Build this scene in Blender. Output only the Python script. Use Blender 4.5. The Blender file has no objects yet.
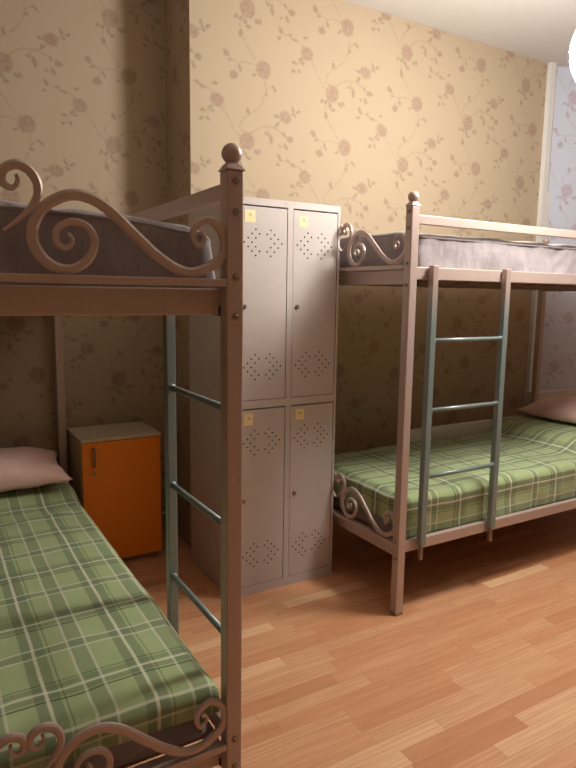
import bpy, bmesh, math, random
from mathutils import Vector, Matrix
R = random.Random(7)
sc = bpy.context.scene
col = sc.collection
PI = math.pi

# ------------------------------------------------------------------ helpers
def tag(o, label=None, cat=None, group=None, kind=None):
    if label: o['label'] = label
    if cat: o['category'] = cat
    if group: o['group'] = group
    if kind: o['kind'] = kind
    return o

def thing(name, label, cat, loc=(0, 0, 0), rz=0, group=None):
    o = bpy.data.objects.new(name, None)
    o.empty_display_size = .1
    col.objects.link(o)
    o.location = loc
    o.rotation_euler = (0, 0, rz)
    return tag(o, label, cat, group)

def link(name, bm, mats, parent=None, smooth=False, bevel=0, sub=0):
    me = bpy.data.meshes.new(name)
    bmesh.ops.recalc_face_normals(bm, faces=bm.faces)
    bm.to_mesh(me)
    bm.free()
    if not isinstance(mats, (list, tuple)): mats = [mats]
    for m in mats: me.materials.append(m)
    if smooth:
        for p in me.polygons: p.use_smooth = True
    o = bpy.data.objects.new(name, me)
    col.objects.link(o)
    if parent: o.parent = parent
    if bevel:
        b = o.modifiers.new('bevel', 'BEVEL'); b.width = bevel; b.segments = 2
        b.limit_method = 'ANGLE'; b.angle_limit = math.radians(50)
    if sub:
        s = o.modifiers.new('sub', 'SUBSURF'); s.levels = sub; s.render_levels = sub
    return o

def box(bm, x0, x1, y0, y1, z0, z1, mi=0):
    v = [bm.verts.new((x, y, z)) for x in (x0, x1) for y in (y0, y1) for z in (z0, z1)]
    for f in ((0, 1, 3, 2), (4, 6, 7, 5), (0, 4, 5, 1), (2, 3, 7, 6), (0, 2, 6, 4), (1, 5, 7, 3)):
        bm.faces.new([v[i] for i in f]).material_index = mi
    return v

def rod(bm, a, b, r, n=16, r2=None, mi=0):
    a = Vector(a); b = Vector(b); d = (b - a)
    q = d.to_track_quat('Z', 'Y').to_matrix().to_4x4()
    geo = bmesh.ops.create_cone(bm, cap_ends=True, cap_tris=False, segments=n, radius1=r,
                                radius2=r if r2 is None else r2, depth=d.length,
                                matrix=Matrix.Translation((a + b) / 2) @ q)
    for f in {f for v in geo['verts'] for f in v.link_faces}: f.material_index = mi

def lathe(bm, prof, cx, cy, n=24):
    rings = []
    for r, z in prof:
        if r < 1e-6: rings.append([bm.verts.new((cx, cy, z))])
        else: rings.append([bm.verts.new((cx + r * math.cos(2 * PI * i / n), cy + r * math.sin(2 * PI * i / n), z)) for i in range(n)])
    for a, b in zip(rings, rings[1:]):
        for i in range(n):
            j = (i + 1) % n
            vs = []
            for v in (a[i % len(a)], a[j % len(a)], b[j % len(b)], b[i % len(b)]):
                if v not in vs: vs.append(v)
            if len(vs) >= 3: bm.faces.new(vs)

def catmull(pts, k=6):
    out = []
    P = [Vector(p) for p in pts]
    P = [P[0] * 2 - P[1]] + P + [P[-1] * 2 - P[-2]]
    for i in range(1, len(P) - 2):
        for j in range(k):
            t = j / k
            a, b, c, d = P[i - 1], P[i], P[i + 1], P[i + 2]
            out.append(.5 * ((2 * b) + (c - a) * t + (2 * a - 5 * b + 4 * c - d) * t * t + (3 * b - a - 3 * c + d) * t ** 3))
    out.append(P[-2])
    return out

def sweep(bm, pts, w_fn, depth, y, z0):
    """flat bar following (x,z) points: w_fn(s) in-plane thickness, depth along y, soft front ridge"""
    L = [0]
    for a, b in zip(pts, pts[1:]): L.append(L[-1] + (b - a).length)
    rings = []
    for i, p in enumerate(pts):
        t = (pts[min(i + 1, len(pts) - 1)] - pts[max(i - 1, 0)]).normalized()
        n = Vector((-t.y, t.x))
        w = w_fn(L[i] / L[-1]) / 2
        d = depth / 2
        sec = ((-w, -d * .55), (-w * .5, -d), (w * .5, -d), (w, -d * .55), (w, d * .55), (w * .5, d), (-w * .5, d), (-w, d * .55))
        rings.append([bm.verts.new((p.x + n.x * a, y + b, z0 + p.y + n.y * a)) for a, b in sec])
    for a, b in zip(rings, rings[1:]):
        for i in range(8):
            j = (i + 1) % 8
            bm.faces.new((a[i], a[j], b[j], b[i]))
    bm.faces.new(rings[0]); bm.faces.new(rings[-1][::-1])

# ------------------------------------------------------------------ materials
def lin(c):
    c = c / 255.
    return c / 12.92 if c <= .04045 else ((c + .055) / 1.055) ** 2.4
def rgb(r, g, b): return (lin(r), lin(g), lin(b), 1)

class NT:
    def __init__(s, name):
        s.m = bpy.data.materials.new(name); s.m.use_nodes = True
        s.t = s.m.node_tree; s.b = s.t.nodes['Principled BSDF']
    def n(s, typ, **k):
        nd = s.t.nodes.new(typ)
        for a, v in k.items(): setattr(nd, a, v)
        return nd
    def l(s, a, b): s.t.links.new(a, b)
    def put(s, sock, v):
        if isinstance(v, bpy.types.NodeSocket): s.l(v, sock)
        else: sock.default_value = v
    def math(s, op, *a, clamp=False):
        nd = s.n('ShaderNodeMath', operation=op, use_clamp=clamp)
        for i, v in enumerate(a): s.put(nd.inputs[i], v)
        return nd.outputs[0]
    def mix(s, f, a, b):
        nd = s.n('ShaderNodeMix', data_type='RGBA')
        s.put(nd.inputs[0], f); s.put(nd.inputs[6], a); s.put(nd.inputs[7], b)
        return nd.outputs[2]
    def noise(s, vec, scale, detail=3, rough=.5, dim='3D'):
        nd = s.n('ShaderNodeTexNoise', noise_dimensions=dim)
        if vec is not None: s.l(vec, nd.inputs['Vector'])
        nd.inputs['Scale'].default_value = scale; nd.inputs['Detail'].default_value = detail
        nd.inputs['Roughness'].default_value = rough
        return nd.outputs['Fac']
    def obj(s): return s.n('ShaderNodeTexCoord').outputs['Object']
    def bump(s, h, strength=.3, dist=.002):
        nd = s.n('ShaderNodeBump'); nd.inputs['Strength'].default_value = strength; nd.inputs['Distance'].default_value = dist
        s.l(h, nd.inputs['Height']); s.l(nd.outputs[0], s.b.inputs['Normal'])
    def base(s, v, rough=.5, metal=0, spec=.5):
        s.put(s.b.inputs['Base Color'], v); s.b.inputs['Roughness'].default_value = rough
        s.b.inputs['Metallic'].default_value = metal; s.b.inputs['Specular IOR Level'].default_value = spec

def plain(name, c, rough=.5, metal=0, spec=.5, var=.06, scale=30, bump=0):
    k = NT(name); o = k.obj()
    nz = k.noise(o, scale, 4)
    f = k.math('MULTIPLY', nz, 1.0)
    dark = tuple(x * (1 - var * 2) for x in c[:3]) + (1,)
    lite = tuple(min(1, x * (1 + var * 2)) for x in c[:3]) + (1,)
    k.base(k.mix(f, dark, lite), rough, metal, spec)
    if bump: k.bump(nz, bump)
    return k.m

FRAME = plain('frame_paint', rgb(190, 172, 164), .42, .25, .5, .04, 60, .05)
FRAMEDARK = plain('frame_inner_paint', rgb(150, 124, 108), .5, .15, .5, .06, 40)
BOLT = plain('bolt_steel', rgb(150, 135, 120), .3, .8)
BLACKP = plain('black_plastic', rgb(25, 22, 20), .5)
LOCK = plain('locker_paint', rgb(196, 188, 184), .45, .0, .4, .02, 20)
LOCKIN = plain('locker_inside', rgb(60, 50, 45), .7)
HOLE = plain('hole_dark', rgb(18, 13, 10), .9)
CHROME = plain('lock_chrome', rgb(150, 140, 130), .3, .7)
ORANGE = plain('orange_laminate', rgb(240, 138, 14), .38, 0, .5, .02, 8)
CABW = plain('cabinet_pale_laminate', rgb(205, 190, 165), .5, 0, .4, .05, 45)
WHITE = plain('white_board_paint', rgb(205, 200, 192), .55, 0, .4, .02, 15)
DUCT = plain('white_duct_plastic', rgb(222, 222, 220), .45, 0, .4, .02, 12)
CEIL = plain('ceiling_paint', rgb(214, 212, 208), .8, 0, .2, .01, 3)
PLAINW = plain('plain_wall', rgb(150, 128, 104), .85, 0, .2, .03, 4)
PIPE = plain('pipe_paint', rgb(190, 150, 130), .45)

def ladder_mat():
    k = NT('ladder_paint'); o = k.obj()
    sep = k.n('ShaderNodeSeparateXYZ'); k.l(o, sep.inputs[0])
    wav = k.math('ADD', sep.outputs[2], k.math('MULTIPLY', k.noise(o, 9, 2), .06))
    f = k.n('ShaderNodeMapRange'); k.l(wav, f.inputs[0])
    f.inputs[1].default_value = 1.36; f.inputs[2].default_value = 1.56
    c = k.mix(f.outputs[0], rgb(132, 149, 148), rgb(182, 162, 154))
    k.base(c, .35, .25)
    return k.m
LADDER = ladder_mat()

def sticker_mat():
    k = NT('paper_sticker'); o = k.obj()
    k.base(k.mix(k.noise(o, 60, 4), rgb(226, 205, 140), rgb(245, 236, 196)), .6)
    return k.m
STICK = sticker_mat()
INK = plain('faded_ink', rgb(120, 95, 60), .8)

def floor_mat():
    k = NT('laminate_floor'); o = k.obj()
    sep = k.n('ShaderNodeSeparateXYZ'); k.l(o, sep.inputs[0])
    X, Y = sep.outputs[0], sep.outputs[1]
    W = .0645
    row = k.math('DIVIDE', k.math('ADD', Y, 10 - .0105), W)
    rf = k.math('FLOOR', row)
    wn = k.n('ShaderNodeTexWhiteNoise', noise_dimensions='1D'); k.l(rf, wn.inputs['W'])
    xs = k.math('DIVIDE', k.math('ADD', X, k.math('MULTIPLY', wn.outputs[0], 7.3)), .47)
    cf = k.math('FLOOR', xs)
    cv = k.n('ShaderNodeCombineXYZ'); k.l(rf, cv.inputs[0]); k.l(cf, cv.inputs[1])
    w2 = k.n('ShaderNodeTexWhiteNoise', noise_dimensions='2D'); k.l(cv.outputs[0], w2.inputs['Vector'])
    ramp = k.n('ShaderNodeValToRGB'); k.l(w2.outputs[0], ramp.inputs[0])
    e = ramp.color_ramp.elements
    e[0].position = 0; e[0].color = rgb(198, 140, 100)
    e[1].position = 1; e[1].color = rgb(240, 200, 158)
    for p, c in ((.25, rgb(210, 154, 114)), (.6, rgb(218, 166, 126)), (.88, rgb(224, 176, 135))):
        q = e.new(p); q.color = c
    # grain: stretched noise, shifted per strip
    mp = k.n('ShaderNodeMapping'); mp.inputs['Scale'].default_value = (2.6, 34, 1)
    add = k.n('ShaderNodeVectorMath', operation='ADD'); k.l(o, add.inputs[0]); k.l(w2.outputs['Color'], add.inputs[1])
    k.l(add.outputs[0], mp.inputs[0])
    g = k.noise(mp.outputs[0], 1.6, 5, .62)
    gr = k.n('ShaderNodeMapRange'); k.l(g, gr.inputs[0]); gr.inputs[1].default_value = .35; gr.inputs[2].default_value = .7
    wv = k.n('ShaderNodeTexWave', wave_type='BANDS', bands_direction='Y'); k.l(mp.outputs[0], wv.inputs[0])
    wv.inputs['Scale'].default_value = .55; wv.inputs['Distortion'].default_value = 7; wv.inputs['Detail'].default_value = 2
    wsel = k.math('MULTIPLY', wv.outputs['Fac'], k.math('GREATER_THAN', w2.outputs[0], .55))
    c = k.mix(k.math('MULTIPLY', gr.outputs[0], .28), ramp.outputs[0], rgb(150, 84, 52))
    c = k.mix(k.math('MULTIPLY', wsel, .16), c, rgb(140, 76, 48))
    fr = k.math('FRACT', row); fx = k.math('FRACT', xs)
    seam = k.math('MAXIMUM', k.math('LESS_THAN', fr, .02), k.math('LESS_THAN', fx, .004))
    c = k.mix(k.math('MULTIPLY', seam, .35), c, rgb(110, 60, 40))
    k.base(c, .36, 0, .45)
    k.bump(g, .04, .001)
    return k.m
FLOOR = floor_mat()

def plaid_mat():
    k = NT('green_plaid_cloth')
    uv = k.n('ShaderNodeUVMap'); uv.uv_map = 'UVMap'
    wob = k.n('ShaderNodeTexNoise'); k.l(uv.outputs[0], wob.inputs['Vector']); wob.inputs['Scale'].default_value = 4
    sc_ = k.n('ShaderNodeVectorMath', operation='SCALE'); k.l(wob.outputs['Color'], sc_.inputs[0]); sc_.inputs['Scale'].default_value = .008
    ad = k.n('ShaderNodeVectorMath', operation='ADD'); k.l(uv.outputs[0], ad.inputs[0]); k.l(sc_.outputs[0], ad.inputs[1])
    sep = k.n('ShaderNodeSeparateXYZ'); k.l(ad.outputs[0], sep.inputs[0])
    def ramps(coord, P, off, segs_dark, segs_pale, segs_line):
        f = k.math('FRACT', k.math('ADD', k.math('DIVIDE', coord, P), off))
        outs = []
        for segs in (segs_dark, segs_pale, segs_line):
            r = k.n('ShaderNodeValToRGB'); r.color_ramp.interpolation = 'LINEAR'
            k.l(f, r.inputs[0]); e = r.color_ramp.elements
            e[0].position = 0; e[0].color = (0, 0, 0, 1); e[1].position = 1; e[1].color = (0, 0, 0, 1)
            for a, b, v in segs:
                a /= P; b /= P; s_ = .0012 / P
                for p, q in ((a - s_, 0), (a + s_, v), (b - s_, v), (b + s_, 0)):
                    n_ = e.new(p); n_.color = (q, q, q, 1)
            outs.append(r.outputs[0])
        return outs
    # across the bed (period .235): white stripe in a grey band, then a pair of beige stripes
    P1 = .238
    d1, p1, l1 = ramps(sep.outputs[0], P1, 0,
        [(.028, .052, .8), (.062, .088, .8), (.150, .196, .6)],
        [(.053, .061, .85), (.146, .153, .6), (.193, .200, .6)],
        [(.096, .100, .7)])
    P2 = .36
    d2, p2, l2 = ramps(sep.outputs[1], P2, 0,
        [(.052, .072, .7), (.088, .108, .7), (.254, .286, .6)],
        [(.076, .083, .85), (.246, .253, .65), (.287, .294, .65)],
        [(.040, .045, 1), (.114, .119, .6)])
    c = k.mix(k.noise(uv.outputs[0], 3, 2), rgb(158, 180, 130), rgb(172, 188, 140))
    c = k.mix(k.math('MULTIPLY', d1, .72), c, rgb(104, 120, 96))
    c = k.mix(k.math('MULTIPLY', d2, .72), c, rgb(102, 118, 94))
    c = k.mix(k.math('MULTIPLY', l1, .7), c, rgb(60, 66, 46))
    c = k.mix(k.math('MULTIPLY', l2, .85), c, rgb(46, 50, 36))
    c = k.mix(k.math('MULTIPLY', p1, .85), c, rgb(222, 222, 204))
    c = k.mix(k.math('MULTIPLY', p2, .85), c, rgb(224, 224, 208))
    k.base(c, .85, 0, .15)
    k.b.inputs['Sheen Weight'].default_value = .15
    mp = k.n('ShaderNodeMapping'); k.l(uv.outputs[0], mp.inputs[0]); mp.inputs['Scale'].default_value = (900, 900, 1)
    k.bump(k.noise(mp.outputs[0], 1, 2), .15, .0006)
    return k.m
PLAID = plaid_mat()

def cloth(name, c, c2, wr=.5, scale=5, aniso=(1, 1, 1)):
    k = NT(name); o = k.obj()
    mp = k.n('ShaderNodeMapping'); k.l(o, mp.inputs[0]); mp.inputs['Scale'].default_value = aniso
    n1 = k.noise(mp.outputs[0], scale, 4, .55)
    k.base(k.mix(k.noise(o, 22, 3), c, c2), .9, 0, .1)
    k.b.inputs['Sheen Weight'].default_value = .2
    k.bump(n1, wr, .02)
    return k.m
MATT = cloth('grey_mattress_ticking', rgb(138, 130, 132), rgb(158, 152, 155), .9, 7, (1.4, 1.4, .8))
PINK = cloth('pink_pillowcase', rgb(216, 178, 168), rgb(228, 192, 182), .5, 9)

def wallpaper(name, axis, s0, z0, k_, ground, g2, flower, leaf, vine):
    """half-drop floral repeat, width .533*k_, height .645*k_, s runs along `axis` in metres"""
    k = NT(name); o = k.obj()
    nd = k.n('ShaderNodeTexNoise'); k.l(o, nd.inputs['Vector']); nd.inputs['Scale'].default_value = 85; nd.inputs['Detail'].default_value = 1.5
    vs = k.n('ShaderNodeVectorMath', operation='SCALE'); k.l(nd.outputs['Color'], vs.inputs[0]); vs.inputs['Scale'].default_value = .024
    va = k.n('ShaderNodeVectorMath', operation='ADD'); k.l(o, va.inputs[0]); k.l(vs.outputs[0], va.inputs[1])
    sep = k.n('ShaderNodeSeparateXYZ'); k.l(va.outputs[0], sep.inputs[0])
    S = k.math('DIVIDE', k.math('SUBTRACT', sep.outputs[axis], s0 + .012), k_)
    Z = k.math('DIVIDE', k.math('SUBTRACT', sep.outputs[2], z0 + .012), k_)
    P, H = .533, .645
    u0, v0 = 230, 552
    def cv(x, y): return ((x - u0) / 640., -(y - v0) / 806.)
    flowers = [((230, 552), 29, 38), ((290, 255), 28, 37), ((120, 408), 26, 28), ((376, 428), 25, 26)]
    leaves = [(265, 592, 12, 7, 40), (222, 603, 12, 7, 60), (204, 592, 10, 6, -30), (205, 130, 14, 8, 80), (234, 100, 12, 6, 10),
              (278, 68, 11, 5, 60), (187, 70, 10, 5, -40), (232, 432, 14, 7, 70), (332, 322, 13, 5, 40), (302, 352, 9, 5, 0),
              (152, 218, 15, 10, 50), (180, 298, 17, 13, 0), (204, 268, 14, 5, 70), (165, 243, 9, 5, 0), (255, 282, 10, 5, -30),
              (397, 518, 15, 11, 0), (380, 552, 14, 7, 60), (322, 530, 19, 7, 80), (304, 510, 10, 5, 20), (358, 552, 8, 4, 40), (372, 500, 9, 5, 60),
              (342, 430, 13, 5, 10), (408, 390, 14, 5, 65), (430, 396, 12, 6, -30), (414, 414, 10, 5, 20), (345, 465, 13, 6, -60),
              (112, 345, 11, 5, -15), (68, 366, 13, 5, 20), (14, 340, 14, 7, 60), (8, 372, 9, 6, 0), (68, 456, 11, 6, 0), (95, 438, 13, 5, -40),
              (66, 490, 10, 6, -20), (88, 487, 10, 5, 60), (105, 452, 9, 5, 0), (50, 350, 8, 5, 0)]
    vines = [[(225, 520), (200, 505), (215, 465), (250, 432), (281, 398), (298, 345), (298, 295)], [(262, 245), (225, 237), (192, 247), (160, 225)],
             [(195, 247), (204, 275)], [(258, 222), (235, 182), (212, 145), (202, 100), (210, 60)], [(190, 265), (182, 290)], [(298, 350), (310, 322), (330, 318)],
             [(245, 520), (275, 490), (310, 480), (345, 485), (385, 512)], [(325, 482), (355, 458), (372, 440)], [(305, 482), (318, 515)],
             [(110, 385), (92, 370), (60, 360), (18, 348)], [(125, 425), (100, 445), (72, 470)], [(135, 430), (160, 470), (182, 515), (205, 540)], [(395, 420), (415, 400)]]
    cents = [cv(*f[0]) for f in flowers] + [cv(330, 505), cv(205, 120)]
    loc = []
    for cx, cz in cents:
        u = k.math('DIVIDE', k.math('SUBTRACT', S, cx), P)
        kk = k.math('ROUND', u)
        dx = k.math('MULTIPLY', k.math('SUBTRACT', u, kk), P)
        w = k.math('SUBTRACT', k.math('DIVIDE', k.math('SUBTRACT', Z, cz), H), k.math('MULTIPLY', kk, .5))
        dz = k.math('MULTIPLY', k.math('SUBTRACT', w, k.math('ROUND', w)), H)
        c = k.n('ShaderNodeCombineXYZ'); k.l(dx, c.inputs[0]); k.l(dz, c.inputs[1])
        loc.append(c.outputs[0])
    def ell(x, z, a, b, ang):
        # each motif waits for the one before it, which keeps the shader small enough to compile
        i = min(range(len(cents)), key=lambda j: (x - cents[j][0]) ** 2 + (z - cents[j][1]) ** 2)
        m = k.n('ShaderNodeMapping', vector_type='TEXTURE')
        m.inputs['Location'].default_value = (x - cents[i][0], z - cents[i][1], 0)
        m.inputs['Rotation'].default_value = (0, 0, ang); m.inputs['Scale'].default_value = (a, b, 1)
        if last[0] is not None:
            ma = k.n('ShaderNodeVectorMath', operation='MULTIPLY_ADD'); k.l(last[0], ma.inputs[0])
            ma.inputs[1].default_value = (1e-7,) * 3; k.l(loc[i], ma.inputs[2]); k.l(ma.outputs[0], m.inputs[0])
        else: k.l(loc[i], m.inputs[0])
        ln = k.n('ShaderNodeVectorMath', operation='LENGTH'); k.l(m.outputs[0], ln.inputs[0])
        return ln.outputs['Value']
    last = [None]
    def mins(gen):
        acc = None
        for g in gen:
            acc = g if acc is None else k.math('MINIMUM', acc, g); last[0] = acc
        return acc
    def mask(d, a, b):
        r = k.n('ShaderNodeMapRange', interpolation_type='SMOOTHSTEP'); k.l(d, r.inputs[0])
        r.inputs[1].default_value = a; r.inputs[2].default_value = b; r.inputs[3].default_value = 1; r.inputs[4].default_value = 0
        return r.outputs[0]
    F = mins(ell(*cv(*c), a / 640., b / 806., -.3) for c, a, b in flowers)
    Lf = mins(ell(*cv(x, y), a / 700. * 1.05, b / 700. * 1.1, -math.radians(g)) for x, y, a, b, g in leaves)
    vv = []
    for path in vines:
        pts = catmull([cv(*p) for p in path], 1 if len(path) < 3 else 2)
        for a, b in zip(pts, pts[1:]):
            m_ = (a + b) / 2; d = b - a
            vv.append((m_.x, m_.y, d.length * .68, .0036, math.atan2(d.y, d.x)))
    V = mins(ell(*q) for q in vv)
    gn = k.noise(o, 1.3, 2)
    c = k.mix(gn, ground, g2)
    fine = k.n('ShaderNodeMapping'); k.l(o, fine.inputs[0]); fine.inputs['Scale'].default_value = (60, 60, 420)
    fn = k.noise(fine.outputs[0], 1, 2)
    c = k.mix(k.math('MULTIPLY', mask(V, .7, 1.1), .6), c, vine)
    c = k.mix(k.math('MULTIPLY', mask(Lf, .75, 1.1), .75), c, leaf)
    pet = k.noise(o, 55, 2)
    pr = k.n('ShaderNodeMapRange'); k.l(pet, pr.inputs[0]); pr.inputs[1].default_value = .38; pr.inputs[2].default_value = .6
    pr.inputs[3].default_value = .5; pr.inputs[4].default_value = .9
    c = k.mix(k.math('MULTIPLY', mask(F, .8, 1.12), pr.outputs[0]), c, flower)
    k.base(c, .8, 0, .15)
    return k.m
WG = rgb(182, 165, 141); WG2 = rgb(177, 160, 136)
WF = rgb(156, 132, 116); WL = rgb(150, 133, 114); WV = rgb(158, 140, 119)
WP_BACK = wallpaper('floral_wallpaper', 0, 2.716, 2.279, 1.0426, WG, WG2, WF, WL, WV)
WP_REC = wallpaper('floral_wallpaper_recess', 0, .437, 2.568, 1.0, WG, WG2, WF, WL, WV)
WP_RET = wallpaper('floral_wallpaper_return', 1, 3.02, 2.1, 1.0426, WG, WG2, WF, WL, WV)
WP_RIGHT = wallpaper('floral_wallpaper_bluish_light', 0, 4.30, 2.26, 1.0426, rgb(206, 212, 226), rgb(200, 206, 224), rgb(186, 170, 184), rgb(180, 168, 178), rgb(190, 178, 188))  # bluish cast of the light is painted into the paper colours of this wall

# ------------------------------------------------------------------ room shell
H = 3.14
YB = 3.18      # back wall
YR = 3.54      # recess wall
XC = 1.274     # outer corner of the recess
XL, XR, YF = -.62, 6.0, -2.4
XA = 4.15
YA = YB - (XR - XA) * math.tan(math.radians(19))
def slab(name, x0, x1, y0, y1, z0, z1, mat):
    bm = bmesh.new(); box(bm, x0, x1, y0, y1, z0, z1)
    return tag(link(name, bm, mat), kind='structure')
T = .12
slab('floor', XL - T, XR + T, YF - T, YR + T, -.1, 0, FLOOR)
slab('ceiling', XL - T, XR + T, YF - T, YR + T, H, H + .1, CEIL)
slab('wall_recess', XL - T, XC, YR, YR + T, 0, H, WP_REC)
bm = bmesh.new()
box(bm, XC, XA, YB, YR + T, 0, H)
o = link('wall_back', bm, [WP_BACK, WP_RET]); tag(o, kind='structure')
for p in o.data.polygons:
    if abs(p.normal.x) > .5: p.material_index = 1
slab('wall_left', XL - T, XL, YF, YR, 0, H, PLAINW)
slab('wall_front', XL - T, XR + T, YF - T, YF, 0, H, PLAINW)
# angled wall past the corner duct
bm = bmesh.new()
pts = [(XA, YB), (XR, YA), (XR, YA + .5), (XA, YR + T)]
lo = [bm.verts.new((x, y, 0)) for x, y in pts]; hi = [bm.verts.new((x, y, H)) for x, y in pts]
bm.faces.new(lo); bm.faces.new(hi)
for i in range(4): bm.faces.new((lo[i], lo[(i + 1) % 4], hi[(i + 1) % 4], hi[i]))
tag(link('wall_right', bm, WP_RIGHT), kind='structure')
slab('wall_window', XR, XR + T, YF, YA + .4, 0, H, PLAINW)
# corner duct and low boxed ledge
slab('trim_1', 4.045, 4.098, YB - .035, YB, 0, H, DUCT)
slab('trim_2', 4.10, 4.145, YB - .03, YB, 0, H - .9, DUCT)
bm = bmesh.new(); box(bm, 4.03, 4.75, 3.045, YB + .01, 0, .735)
tag(link('trim_3', bm, WHITE, bevel=.006), kind='structure')

# ------------------------------------------------------------------ bunk beds
S1 = [(-0.1075, 0.0975), (-0.1005, 0.0995), (-0.0944, 0.0908), (-0.0973, 0.0797), (-0.1094, 0.0714), (-0.12, 0.0883), (-0.115, 0.1124), (-0.085, 0.1297), (-0.057, 0.114), (-0.0433, 0.0826), (-0.0521, 0.0475), (-0.0916, 0.0214), (-0.1277, 0.0125), (-0.1627, 0.0213), (-0.2077, 0.0495), (-0.2316, 0.0704), (-0.2612, 0.0967), (-0.2859, 0.1194), (-0.3101, 0.1387), (-0.3417, 0.1548), (-0.3758, 0.1585), (-0.4095, 0.1459), (-0.4383, 0.1216), (-0.4534, 0.0892), (-0.452, 0.0559), (-0.4346, 0.0287), (-0.4097, 0.0135), (-0.3808, 0.012), (-0.3536, 0.028), (-0.3389, 0.0517), (-0.3367, 0.0769), (-0.3514, 0.0989), (-0.3776, 0.1059), (-0.4019, 0.0955), (-0.4111, 0.0775), (-0.408, 0.0601), (-0.3939, 0.053), (-0.3821, 0.0595), (-0.3797, 0.0715), (-0.3881, 0.0808)]
S2 = [(-0.4787, 0.187), (-0.4766, 0.1743), (-0.486, 0.1614), (-0.5006, 0.1664), (-0.5042, 0.1825), (-0.4975, 0.1968), (-0.4779, 0.2054), (-0.4578, 0.1985), (-0.4433, 0.1796), (-0.4406, 0.1564), (-0.4516, 0.1319), (-0.4706, 0.1098), (-0.4891, 0.0934), (-0.5064, 0.0802)]
W, L = 1.02, 2.19
PW = .042

def bunk(label, loc, rz, dz, zeu, zel, rungs, lower_side, lad, gup):
    """origin: room-side corner of the near post; frame runs to -x (width) and +y (length)"""
    t = thing('bunk_bed', label, 'bunk bed', loc, rz, 'metal bunk beds with scrolled ends')
    zt = (1.8305 if dz else 1.824) + dz
    def bolts(post, x, face, zs):
        for z in zs:
            bm = bmesh.new()
            rod(bm, (x, face[0], z), (x, face[0] + face[1] * .003, z), .0085, 16)
            rod(bm, (x, face[0] + face[1] * .003, z), (x, face[0] + face[1] * .007, z), .006, 12, .003)
            b = link('bolt', bm, BOLT, post, smooth=False); b['label'] = 'round steel bolt head'
    zb = (zeu + .219, zeu + .151, zeu + .005, zeu - .085, zel + .01, zel - .067)
    for px in (0, -W + PW):
        for py in (0, L - PW):
            bm = bmesh.new(); box(bm, px - PW, px, py, py + PW, .012, zt)
            post = link('post', bm, FRAME, t, bevel=.004)
            bm = bmesh.new(); box(bm, px - PW - .001, px + .001, py - .001, py + PW + .001, 0, .014)
            fo = link('foot_cap', bm, FRAMEDARK, post, bevel=.003)
            cx, cy = px - PW / 2, py + PW / 2
            bm = bmesh.new()
            a = PW / 2 + .003
            box(bm, cx - a, cx + a, cy - a, cy + a, zt, zt + .004)
            # flared cap rising to the neck
            base = [bm.verts.new((cx + sx * a * .93, cy + sy * a * .93, zt + .004)) for sx, sy in ((-1, -1), (1, -1), (1, 1), (-1, 1))]
            mid = [bm.verts.new((cx + sx * a * .72, cy + sy * a * .72, zt + .013)) for sx, sy in ((-1, -1), (1, -1), (1, 1), (-1, 1))]
            top = [bm.verts.new((cx + sx * .009, cy + sy * .009, zt + .022)) for sx, sy in ((-1, -1), (1, -1), (1, 1), (-1, 1))]
            for A_, B_ in ((base, mid), (mid, top)):
                for i in range(4): bm.faces.new((A_[i], A_[(i + 1) % 4], B_[(i + 1) % 4], B_[i]))
            bm.faces.new(top)
            link('post_cap', bm, FRAME, post, bevel=.002)
            bm = bmesh.new(); r = .0235; zc = zt + .017 + r * .92
            lathe(bm, [(0.0, zc - r)] + [(r * math.sin(i * PI / 14), zc - r * math.cos(i * PI / 14)) for i in range(1, 14)] + [(0, zc + r)], cx, cy, 28)
            link('ball_finial', bm, FRAME, post, smooth=True)
            if py == 0: bolts(post, cx, (0, -1), zb)
            else: bolts(post, cx, (L, 1), zb)
    xi, xo = -W + PW, -PW
    # end bars, cross rails, scrolls
    for ye, sgn in ((.012, 1), (L - .012, -1)):
        for z in (zeu, zel):
            bm = bmesh.new(); box(bm, xi, xo, ye - .011, ye + .011, z - .017, z)
            link('end_bar', bm, FRAME, t, bevel=.002)
            yc = ye + sgn * .045
            bm = bmesh.new(); box(bm, xi - .005, xo + .005, yc - .017, yc + .017, z - .083, z - .022)
            cr = link('cross_rail', bm, FRAME, t, bevel=.003)
            bm = bmesh.new()
            box(bm, xo - .004, xo + .012, yc - .019, yc + .019, z - .085, z - .062)
            e_ = link('rail_end_cap', bm, BLACKP, cr); e_['label'] = 'black plastic end cap'
            for mir in (0, 1):
                for S, w0 in ((S1, .0125), (S2, .012)):
                    P2 = [((-W - x) if mir else x, z_) for x, z_ in S]
                    bm = bmesh.new()
                    if S is S1: wf = lambda s: .009 + .013 * min(1, s / .22, (1 - s) / .3)
                    else: wf = lambda s: .006 + .012 * min(1, s / .3, (1 - s) / .5)
                    sweep(bm, catmull(P2, 5), wf, .014, ye, z)
                    link('scroll', bm, FRAME, t, smooth=False)
    # side rails
    yi, yo = PW, L - PW
    for sx in (0, 1):
        x1 = -.004 if sx == 0 else -W + .004 + .028
        bm = bmesh.new(); box(bm, x1 - .028, x1, yi, yo, zeu - .062, zeu - .008); link('side_rail', bm, FRAME, t, bevel=.003)
        bm = bmesh.new(); box(bm, x1 - .028, x1, yi, yo, lower_side - .05, lower_side); link('side_rail', bm, FRAME, t, bevel=.003)
    bm = bmesh.new(); box(bm, -.032, -.004, yi, yo, zeu + .169 + gup, zeu + .207 + gup); link('guard_rail', bm, FRAME, t, bevel=.003)
    # slats
    n = 14
    for zz in (zeu - .075, zel - .036):
        for i in range(n):
            y = .12 + (L - .24) * i / (n - 1)
            bm = bmesh.new(); box(bm, -W + .034, -.034, y - .025, y + .025, zz, zz + .012)
            link('slat', bm, FRAMEDARK, t)
    # ladder on the room side
    la = bpy.data.objects.new('ladder', None); col.objects.link(la); la.parent = t; la['label'] = 'grey teal painted ladder'
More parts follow.
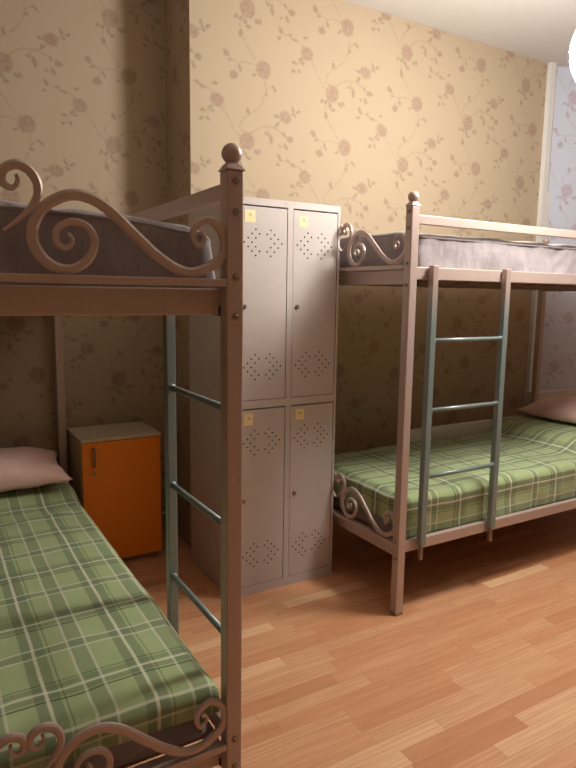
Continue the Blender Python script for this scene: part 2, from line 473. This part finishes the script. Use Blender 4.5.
    x0, x1 = .001, .031
    for y in (.104, lad):
        bm = bmesh.new(); box(bm, x0, x1, y, y + .032, .325 + dz, 1.582 + dz); link('ladder_rail', bm, LADDER, la, bevel=.003)
        bm = bmesh.new(); box(bm, x0 + .004, x1 - .008, y + .008, y + .024, .255 + dz, .327 + dz)
        h_ = link('ladder_foot', bm, FRAMEDARK, la, bevel=.002); h_['label'] = 'brown metal stub under the ladder rail'
    for z in rungs:
        bm = bmesh.new(); rod(bm, (.016, .132, z), (.016, lad + .004, z), .0095, 20)
        for y, s in ((.135, 1), (lad + .001, -1)): rod(bm, (.016, y, z), (.016, y + s * .006, z), .0125, 20)
        link('rung', bm, LADDER, la, smooth=True, bevel=0)
    return t

AX, AY = .654, 1.31
BX, BY = 1.791, 2.024
A = bunk('metal bunk bed at the left, scrolled end close to the viewer, in half shade',
         (AX, AY, 0), 0, -.105, 1.483, .306, (1.155, .838, .527), .335, .535, .013)
B = bunk('metal bunk bed at the right beside the locker, seen along its ladder side',
         (BX, BY, 0), -PI / 2, 0, 1.583, .337, (1.2599, .9495, .6455), .348, .561, 0)

def soft_box(name, x0, x1, y0, y1, z0, z1, r, amp, seed, nx=30, ny=60, nz=8, crown=0.0, parent=None, mat=None, sag=None):
    """rounded cushion block with gentle lumps"""
    from mathutils import noise
    bm = bmesh.new()
    grid = {}
    def vert(i, j, k):
        key = (i, j, k)
        if key not in grid: grid[key] = bm.verts.new((x0 + (x1 - x0) * i / nx, y0 + (y1 - y0) * j / ny, z0 + (z1 - z0) * k / nz))
        return grid[key]
    for i in range(nx):
        for j in range(ny):
            for k in (0, nz): bm.faces.new((vert(i, j, k), vert(i + 1, j, k), vert(i + 1, j + 1, k), vert(i, j + 1, k)))
    for i in range(nx):
        for k in range(nz):
            for j in (0, ny): bm.faces.new((vert(i, j, k), vert(i + 1, j, k), vert(i + 1, j, k + 1), vert(i, j, k + 1)))
    for j in range(ny):
        for k in range(nz):
            for i in (0, nx): bm.faces.new((vert(i, j, k), vert(i, j + 1, k), vert(i, j + 1, k + 1), vert(i, j, k + 1)))
    for v in bm.verts:
        p = v.co.copy()
        q = Vector((min(max(p.x, x0 + r), x1 - r), min(max(p.y, y0 + r), y1 - r), min(max(p.z, z0 + r), z1 - r)))
        d = p - q
        if d.length > 1e-6: p = q + d.normalized() * r
        u = (p.x - x0) / (x1 - x0); w = (p.y - y0) / (y1 - y0); h = (p.z - z0) / (z1 - z0)
        p.z += crown * h * (math.sin(PI * min(1, max(0, u))) ** .6)
        nn = noise.noise(Vector((p.x * 6 + seed, p.y * 6, p.z * 5)))
        n2 = noise.noise(Vector((p.x * 15 + p.z * 9 + seed, p.y * 15 - p.z * 11, 3)))
        if h > .03:
            c = Vector(((u - .5), (w - .5), 0))
            p += Vector((0, 0, 1)) * amp * (nn * .8 + n2 * .3) * h
            out = Vector((1 if u > .97 else (-1 if u < .03 else 0), 1 if w > .985 else (-1 if w < .015 else 0), 0))
            p += out * amp * (nn + n2 * .9) * (1 - .8 * max(0, h - .6) / .4)
        v.co = p
    return link(name, bm, mat, parent, smooth=True)

def piping(name, x0, x1, y0, y1, z, r, parent, mat, rad, crown=0):
    pts = []
    for cx, cy, a0 in ((x1 - r, y0 + r, -90), (x1 - r, y1 - r, 0), (x0 + r, y1 - r, 90), (x0 + r, y0 + r, 180)):
        for i in range(7):
            a = math.radians(a0 + i * 15); pts.append((cx + r * math.cos(a), cy + r * math.sin(a)))
    full = []
    for i, p in enumerate(pts):
        q = pts[(i + 1) % len(pts)]; m_ = max(1, int(math.hypot(q[0] - p[0], q[1] - p[1]) / .04))
        full += [(p[0] + (q[0] - p[0]) * k / m_, p[1] + (q[1] - p[1]) * k / m_) for k in range(m_)]
    pts = full
    bm = bmesh.new(); rings = []
    n = len(pts)
    for i, (x, y) in enumerate(pts):
        zc_ = z + crown * .9 * math.sin(PI * min(1, max(0, (x - x0) / (x1 - x0)))) ** .6
        a = Vector(pts[(i + 1) % n]) - Vector(pts[i - 1]); a.normalize(); nx_, ny_ = a.y, -a.x
        rings.append([bm.verts.new((x + nx_ * rad * math.cos(t), y + ny_ * rad * math.cos(t), zc_ + rad * math.sin(t))) for t in [k * PI / 3 for k in range(6)]])
    for i in range(n):
        a, b = rings[i], rings[(i + 1) % n]
        for k in range(6): bm.faces.new((a[k], a[(k + 1) % 6], b[(k + 1) % 6], b[k]))
    return link(name, bm, mat, parent, smooth=True)

def upper_mattress(label, loc, rz, zeu, ztop, seed, cr):
    t = thing('mattress', label, 'mattress', (loc[0], loc[1], 0), rz, 'grey mattresses on the top bunks')
    z0 = zeu - .0625
    soft_box('mattress_body', -W + .06, -.040, .078, L - .08, z0, ztop, .02, .014, seed, crown=cr, parent=t, mat=MATT, nx=40, ny=80, nz=10)
    piping('piping', -W + .062, -.042, .080, L - .082, ztop - .012, .03, t, MATT, .005, cr)
    return t
upper_mattress('grey fabric mattress on the top bunk of the left bed', (AX, AY), 0, 1.483, 1.582, 3.1, .05)
upper_mattress('grey fabric mattress on the top bunk of the right bed', (BX, BY), -PI / 2, 1.583, 1.715, 8.4, .03)

def lower_mattress(label, loc, rz, x0, z0, ztop, seed):
    t = thing('mattress', label, 'mattress', (loc[0], loc[1], 0), rz, 'grey mattresses under the blankets')
    soft_box('mattress_body', x0, -.058, .068, L - .085, z0, ztop, .03, .004, seed, parent=t, mat=MATT)
    piping('piping', x0 + .002, -.06, .070, L - .087, ztop - .02, .035, t, MATT, .004)
lower_mattress('grey mattress under the green plaid blanket on the left bed', (AX, AY), 0, -W + .06, .285, .432, 1)
lower_mattress('grey mattress under the green plaid blanket on the right bed', (BX, BY), -PI / 2, -.86, .316, .505, 2)

def blanket(label, loc, rz, xa, xb, ya, yb, ztop, dropx0, dropx1, dropy0, r, hump, seed, uvo=(0, 0), wob=1.0):
    """cloth laid over a mattress: parametrised by arc length so the plaid bends over the edges"""
    from mathutils import noise
    bm = bmesh.new(); uvl = bm.loops.layers.uv.new('UVMap')
    def fold(u, a, b, da, db):
        # u: arc coordinate (0 at a edge start of flat). returns pos, drop
        q = r * PI / 2
        if u < a + r:
            s = a + r - u
            if s < q: t_ = s / r; return a + r - r * math.sin(t_), r - r * math.cos(t_)
            return a, r + (s - q)
        if u > b - r:
            s = u - (b - r)
            if s < q: t_ = s / r; return b - r + r * math.sin(t_), r - r * math.cos(t_)
            return b, r + (s - q)
        return u, 0
    nu, nv = 90, 150
    ua, ub = xa - dropx0, xb + dropx1
    va, vb = ya - dropy0, yb
    g = []
    for i in range(nu + 1):
        rowv = []
        for j in range(nv + 1):
            u = ua + (ub - ua) * i / nu; v = va + (vb - va) * j / nv
            x, d1 = fold(u, xa, xb, 0, 0); y, d2 = fold(v, ya, yb + 9, 0, 0)
            z = ztop - max(d1, d2) - .25 * min(d1, d2)
            f = noise.noise(Vector((u * 5 + seed, v * 4, 0))); f2 = noise.noise(Vector((u * 14, v * 12 + seed, 3)))
            z += (.007 * f + .0035 * f2) * wob * (1 if max(d1, d2) < r else .4)
            flare = .010 * noise.noise(Vector((u * 9 + seed, v * 9, 5))) * min(1, max(0, (d1 + d2 - r) / .08))
            if d1 > r * .6: x += (1 if x > (xa + xb) / 2 else -1) * (flare + .003)
            if d2 > r * .6: y += -(flare + .004)
            z += hump(x, y) if d1 < r * 1.5 else hump(x, y) * .4
            rowv.append((bm.verts.new((x, y, z)), (u, v)))
        g.append(rowv)
    for i in range(nu):
        for j in range(nv):
            q = (g[i][j], g[i + 1][j], g[i + 1][j + 1], g[i][j + 1])
            f = bm.faces.new([k[0] for k in q])
            for lp, k in zip(f.loops, q): lp[uvl].uv = (k[1][0] + uvo[0], k[1][1] + uvo[1])
    o = link('blanket', bm, PLAID, None, smooth=True)
    o.location = (loc[0], loc[1], 0); o.rotation_euler = (0, 0, rz)
    s = o.modifiers.new('thick', 'SOLIDIFY'); s.thickness = .004; s.offset = 1
    return tag(o, label, 'blanket', 'green plaid blankets on the lower bunks')
def humpA(x, y):
    # fabric ruck in front of the pillow
    a = math.exp(-((y - 1.60 - .12 * math.sin(x * 5)) / .035) ** 2) * .014 * max(0, 1 - abs(x + .18) / .22)
    return a + .035 * (1 / (1 + math.exp(-(y - 1.74) / .03)))
def humpB(x, y):
    return .085 * (1 / (1 + math.exp(-(y - 1.58 - .05 * math.sin(x * 4)) / .035)))
blanket('green plaid blanket spread over the lower bunk of the left bed', (AX, AY), 0,
        -W + .055, -.045, .058, L - .09, .452, .05, .052, .066, .028, humpA, 1.7, (10.013, 9.94))
blanket('green plaid blanket spread over the lower bunk of the right bed', (BX, BY), -PI / 2,
        -.865, -.045, .058, L - .09, .538, .04, .185, .125, .032, humpB, 5.2, (10.05, 10.10), 1.3)

def pillow(label, loc, size, rz, tilt, seed):
    from mathutils import noise
    bm = bmesh.new(); n = 30
    a, b, h = size
    layers = []
    for s in (1, -1):
        g = []
        for i in range(n + 1):
            r_ = []
            for j in range(n + 1):
                u = -1 + 2 * i / n; v = -1 + 2 * j / n
                edge = (1 - abs(u) ** 2.6) * (1 - abs(v) ** 2.6)
                z = s * h / 2 * (max(0, edge) ** .5)
                pin = 1 - .09 * (1 - v * v) * abs(u) ** 3; pin2 = 1 - .10 * (1 - u * u) * abs(v) ** 3
                x = u * a / 2 * pin; y = v * b / 2 * pin2
                w_ = noise.noise(Vector((u * 2.2 + seed, v * 2.2, s))) * .016 * edge ** .3 if edge > 0 else 0
                # radial creases near the corners
                ang = math.atan2(v, u); rr = math.hypot(u, v)
                cr = .006 * math.sin(ang * 22 + seed) * max(0, rr - .55) * (1 if edge > .02 else 0)
                r_.append(bm.verts.new((x, y, (z if s > 0 else z * .55) + w_ + cr)))
            g.append(r_)
        layers.append(g)
        for i in range(n):
            for j in range(n): bm.faces.new((g[i][j], g[i + 1][j], g[i + 1][j + 1], g[i][j + 1]))
    bmesh.ops.remove_doubles(bm, verts=bm.verts, dist=.0015)
    o = link('pillow', bm, PINK, None, smooth=True)
    o.location = loc; o.rotation_euler = (tilt[0], tilt[1], rz)
    return tag(o, label, 'pillow', 'pink pillows on the lower bunks')
pillow('pink pillow at the head of the left lower bunk, beside the orange cabinet', (.19, 3.22, .572), (.82, .40, .19), 0, (.12, 0), 2.2)
pillow('pink pillow at the head of the right lower bunk', (3.79, 2.50, .692), (.46, .74, .17), 0, (0, -.10), 6.1)

# white plank standing behind the right lower mattress
bm = bmesh.new(); box(bm, 2.64, 3.67, 2.925, 2.945, .326, .608)
tag(link('plank', bm, DUCT, bevel=.003), 'long white plank standing on edge behind the right lower mattress', 'plank')

# ------------------------------------------------------------------ locker
LX0, LX1, LY0, LY1, LH = 1.202, 1.783, 2.533, 3.035, 1.875
lk = thing('metal_locker', 'pale grey metal locker with four perforated doors between the two bunk beds', 'locker', (LX0, LY0, 0))
w_, d_ = LX1 - LX0, LY1 - LY0
bm = bmesh.new()
t_ = .006
box(bm, 0, t_, 0, d_, 0, LH); box(bm, w_ - t_, w_, 0, d_, 0, LH); box(bm, t_, w_ - t_, d_ - t_, d_, 0, LH)
box(bm, t_, w_ - t_, 0.022, d_ - t_, LH - .012, LH); box(bm, t_, w_ - t_, .022, d_ - t_, 0.03, .036)
box(bm, t_, w_ - t_, .022, d_ - t_, .93, .94)
link('carcass', bm, LOCK, lk)
bm = bmesh.new()
box(bm, t_, w_ - t_, .024, .028, .03, LH - .02)
link('inner_panel', bm, LOCKIN, lk)
D = [(.021, .288), (.317, .570)]        # door x-ranges
Zs = [(.046, .921), (.958, 1.844)]
g_ = .0032
bm = bmesh.new()
for a, b in ((0, D[0][0]), (D[0][1], D[1][0]), (D[1][1], w_)):
    box(bm, a if a else -.0012, b if b != w_ else w_ + .0012, -.002, .020, 0, LH)
for a, b in D:
    for z0, z1 in ((0, Zs[0][0]), (Zs[0][1], Zs[1][0]), (Zs[1][1], LH)):
        box(bm, a, b, -.002, .020, z0, z1)
fr = link('frame', bm, LOCK, lk)
bm = bmesh.new()
for x in (.276, .328): rod(bm, (x, -.002, LH - .012), (x, -.0035, LH - .012), .0022, 10)
r_ = link('rivet', bm, CHROME, fr)
holes = [(-2, 3), (-3, 2), (-1, 2), (-4, 1), (-2, 1), (-5, 0), (-3, 0), (-4, -1), (-2, -1), (-3, -2), (-1, -2), (-2, -3)]
holes = holes + [(-a, b) for a, b in holes]
for col_i, (a, b) in enumerate(D):
    for row_i, (z0, z1) in enumerate(Zs):
        bm = bmesh.new(); box(bm, a + g_, b - g_, 0, .019, z0 + g_, z1 - .0065)
        hx = (.161, .438)[col_i]
        for hz in ((.199, .757), (1.115, 1.680))[row_i]:
            for i, j in holes:
                x, z = hx + i * .0193, hz + j * .0193
                rod(bm, (x, .002, z), (x, -.0004, z), .0042, 10, mi=1)
        nm = ('left', 'right')[col_i]
        dr = link('door', bm, [LOCK, HOLE], lk)
        lxp = (.066, .345)[col_i]; lz = (.476, 1.392)[row_i]
        bm = bmesh.new()
        rod(bm, (lxp, 0, lz), (lxp, -.005, lz), .0105, 20); rod(bm, (lxp, -.005, lz), (lxp, -.007, lz), .0075, 20)
        box(bm, lxp - .0012, lxp + .0012, -.0078, -.006, lz - .005, lz + .005)
        lo_ = link('lock', bm, CHROME, dr, bevel=0); lo_['label'] = 'small round cam lock'
        sx0, sx1, sz0, sz1 = ((.066, .113, .842, .896), (.346, .395, .845, .899)) [col_i] if row_i == 0 else ((.066, .120, 1.766, 1.821), (.349, .397, 1.764, 1.813))[col_i]
        bm = bmesh.new(); box(bm, sx0, sx1, -.0012, .0002, sz0, sz1)
        cx, cz = (sx0 + sx1) / 2, sz0 + (sz1 - sz0) * .62
        for dx in (-.004, .003): box(bm, cx + dx, cx + dx + .0028, -.0015, -.001, cz - .005, cz + .005, 1)
        st = link('sticker', bm, [STICK, INK], dr); st['label'] = 'small yellowed paper number sticker'

# ------------------------------------------------------------------ orange cabinet
CX0, CX1, CY0, CY1, CH = .668, 1.09, 3.18, 3.52, .70
cb = thing('cabinet', 'small bedside cabinet with bright orange door and pale sides in the recess', 'cabinet', (CX0, CY0, 0))
w2, d2 = CX1 - CX0, CY1 - CY0
bm = bmesh.new(); box(bm, 0, .016, .018, d2, 0, CH - .016); box(bm, w2 - .016, w2, .018, d2, 0, CH - .016)
box(bm, .016, w2 - .016, d2 - .01, d2, .05, CH - .016); box(bm, .016, w2 - .016, .02, d2 - .01, .05, .066); box(bm, .016, w2 - .016, .04, .056, 0, .05)
link('carcass', bm, CABW, cb)
bm = bmesh.new(); box(bm, -.002, w2 + .002, -.002, d2, CH - .016, CH); link('cabinet_top', bm, CABW, cb, bevel=.002)
bm = bmesh.new(); box(bm, .003, w2 - .003, 0, .016, .03, CH - .019)
dr = link('door', bm, ORANGE, cb, bevel=.002); dr['label'] = 'bright orange flat door'
bm = bmesh.new()
hp = catmull([(0, 0), (-.018, .006), (-.026, .03), (-.026, .062), (-.018, .088), (0, .094)], 5)
for a, b in zip(hp, hp[1:]): rod(bm, (.062, a.x, .555 + a.y), (.062, b.x, .555 + b.y), .0065, 10)
hd = link('handle', bm, BOLT, dr, smooth=True); hd['label'] = 'brushed steel bow handle'
bm = bmesh.new(); rod(bm, (.062, 0, .517), (.062, -.004, .517), .009, 18); box(bm, .0608, .0632, -.005, -.003, .512, .522)
kh = link('keyhole', bm, BOLT, dr); kh['label'] = 'round steel keyhole plate'

# short heating pipes low in the gap between cabinet and locker
hpipe = thing('heating_pipe', 'two short pale pipes low on the wall between cabinet and locker', 'pipe', (1.12, 3.48, .0))
bm = bmesh.new()
for z in (.19, .13): rod(bm, (.0, 0, z), (.30 if z > .15 else .25, 0, z), .011, 14)
link('pipe', bm, PIPE, hpipe, smooth=True)
bm = bmesh.new()
for x in (.03, .2): box(bm, x, x + .014, .0, .06, .11, .21)
link('bracket', bm, FRAMEDARK, hpipe)

# ------------------------------------------------------------------ ceiling lamp (pendant globe)
LP = (2.453, 1.58, 2.435)
lamp = thing('pendant_lamp', 'glowing white globe lamp hanging from the ceiling at the right', 'lamp', (LP[0], LP[1], H))
em = NT('globe_glass')
em.base(rgb(250, 240, 225), .3)
em.b.inputs['Emission Color'].default_value = (1, .93, .85, 1)
em.b.inputs['Emission Strength'].default_value = 14.5
bm = bmesh.new(); r = .195; zc = LP[2] - H
lathe(bm, [(0, zc - r)] + [(r * math.sin(i * PI / 20), zc - r * math.cos(i * PI / 20)) for i in range(1, 20)] + [(0, zc + r)], 0, 0, 36)
link('lamp_globe', bm, em.m, lamp, smooth=True)
bm = bmesh.new(); rod(bm, (0, 0, zc + r - .012), (0, 0, zc + r + .05), .045, 24); link('lamp_holder', bm, WHITE, lamp)
bm = bmesh.new(); rod(bm, (0, 0, zc + r + .05), (0, 0, -.04), .005, 10); link('cord', bm, WHITE, lamp)
bm = bmesh.new(); rod(bm, (0, 0, -.045), (0, 0, 0), .05, 24, .06); link('canopy', bm, WHITE, lamp)

# ------------------------------------------------------------------ light, world, camera
w = bpy.data.worlds.new('world'); sc.world = w; w.use_nodes = True
w.node_tree.nodes['Background'].inputs[0].default_value = (.02, .02, .025, 1)
w.node_tree.nodes['Background'].inputs[1].default_value = .2

cam = bpy.data.cameras.new('camera'); co = bpy.data.objects.new('camera', cam); col.objects.link(co)
sc.camera = co
cam.sensor_fit = 'VERTICAL'; cam.sensor_height = 36.0
cam.lens = 36.0 * 620.347 / 768.0
cam.clip_start = .02
yaw, pitch, roll = 0.535720, 0.143199, 0.0143856
cp, sp = math.cos(pitch), math.sin(pitch)
F = Vector((0, cp, -sp)); U = Vector((0, sp, cp)); Rr = Vector((1, 0, 0))
c_, s_ = math.cos(roll), math.sin(roll)
R2 = c_ * Rr + s_ * U; U2 = -s_ * Rr + c_ * U
Zm = Matrix.Rotation(-yaw, 3, 'Z')
F, R2, U2 = Zm @ F, Zm @ R2, Zm @ U2
M = Matrix((R2, U2, -F)).transposed().to_4x4()
M.translation = Vector((0, 0, 1.45))
co.matrix_world = M

sc.view_settings.view_transform = 'Standard'
sc.view_settings.look = 'None'
sc.view_settings.gamma = 1
sc.view_settings.exposure = 2.76
sc.view_settings.use_curve_mapping = False
sc.cycles.max_bounces = 8
sc.cycles.diffuse_bounces = 5
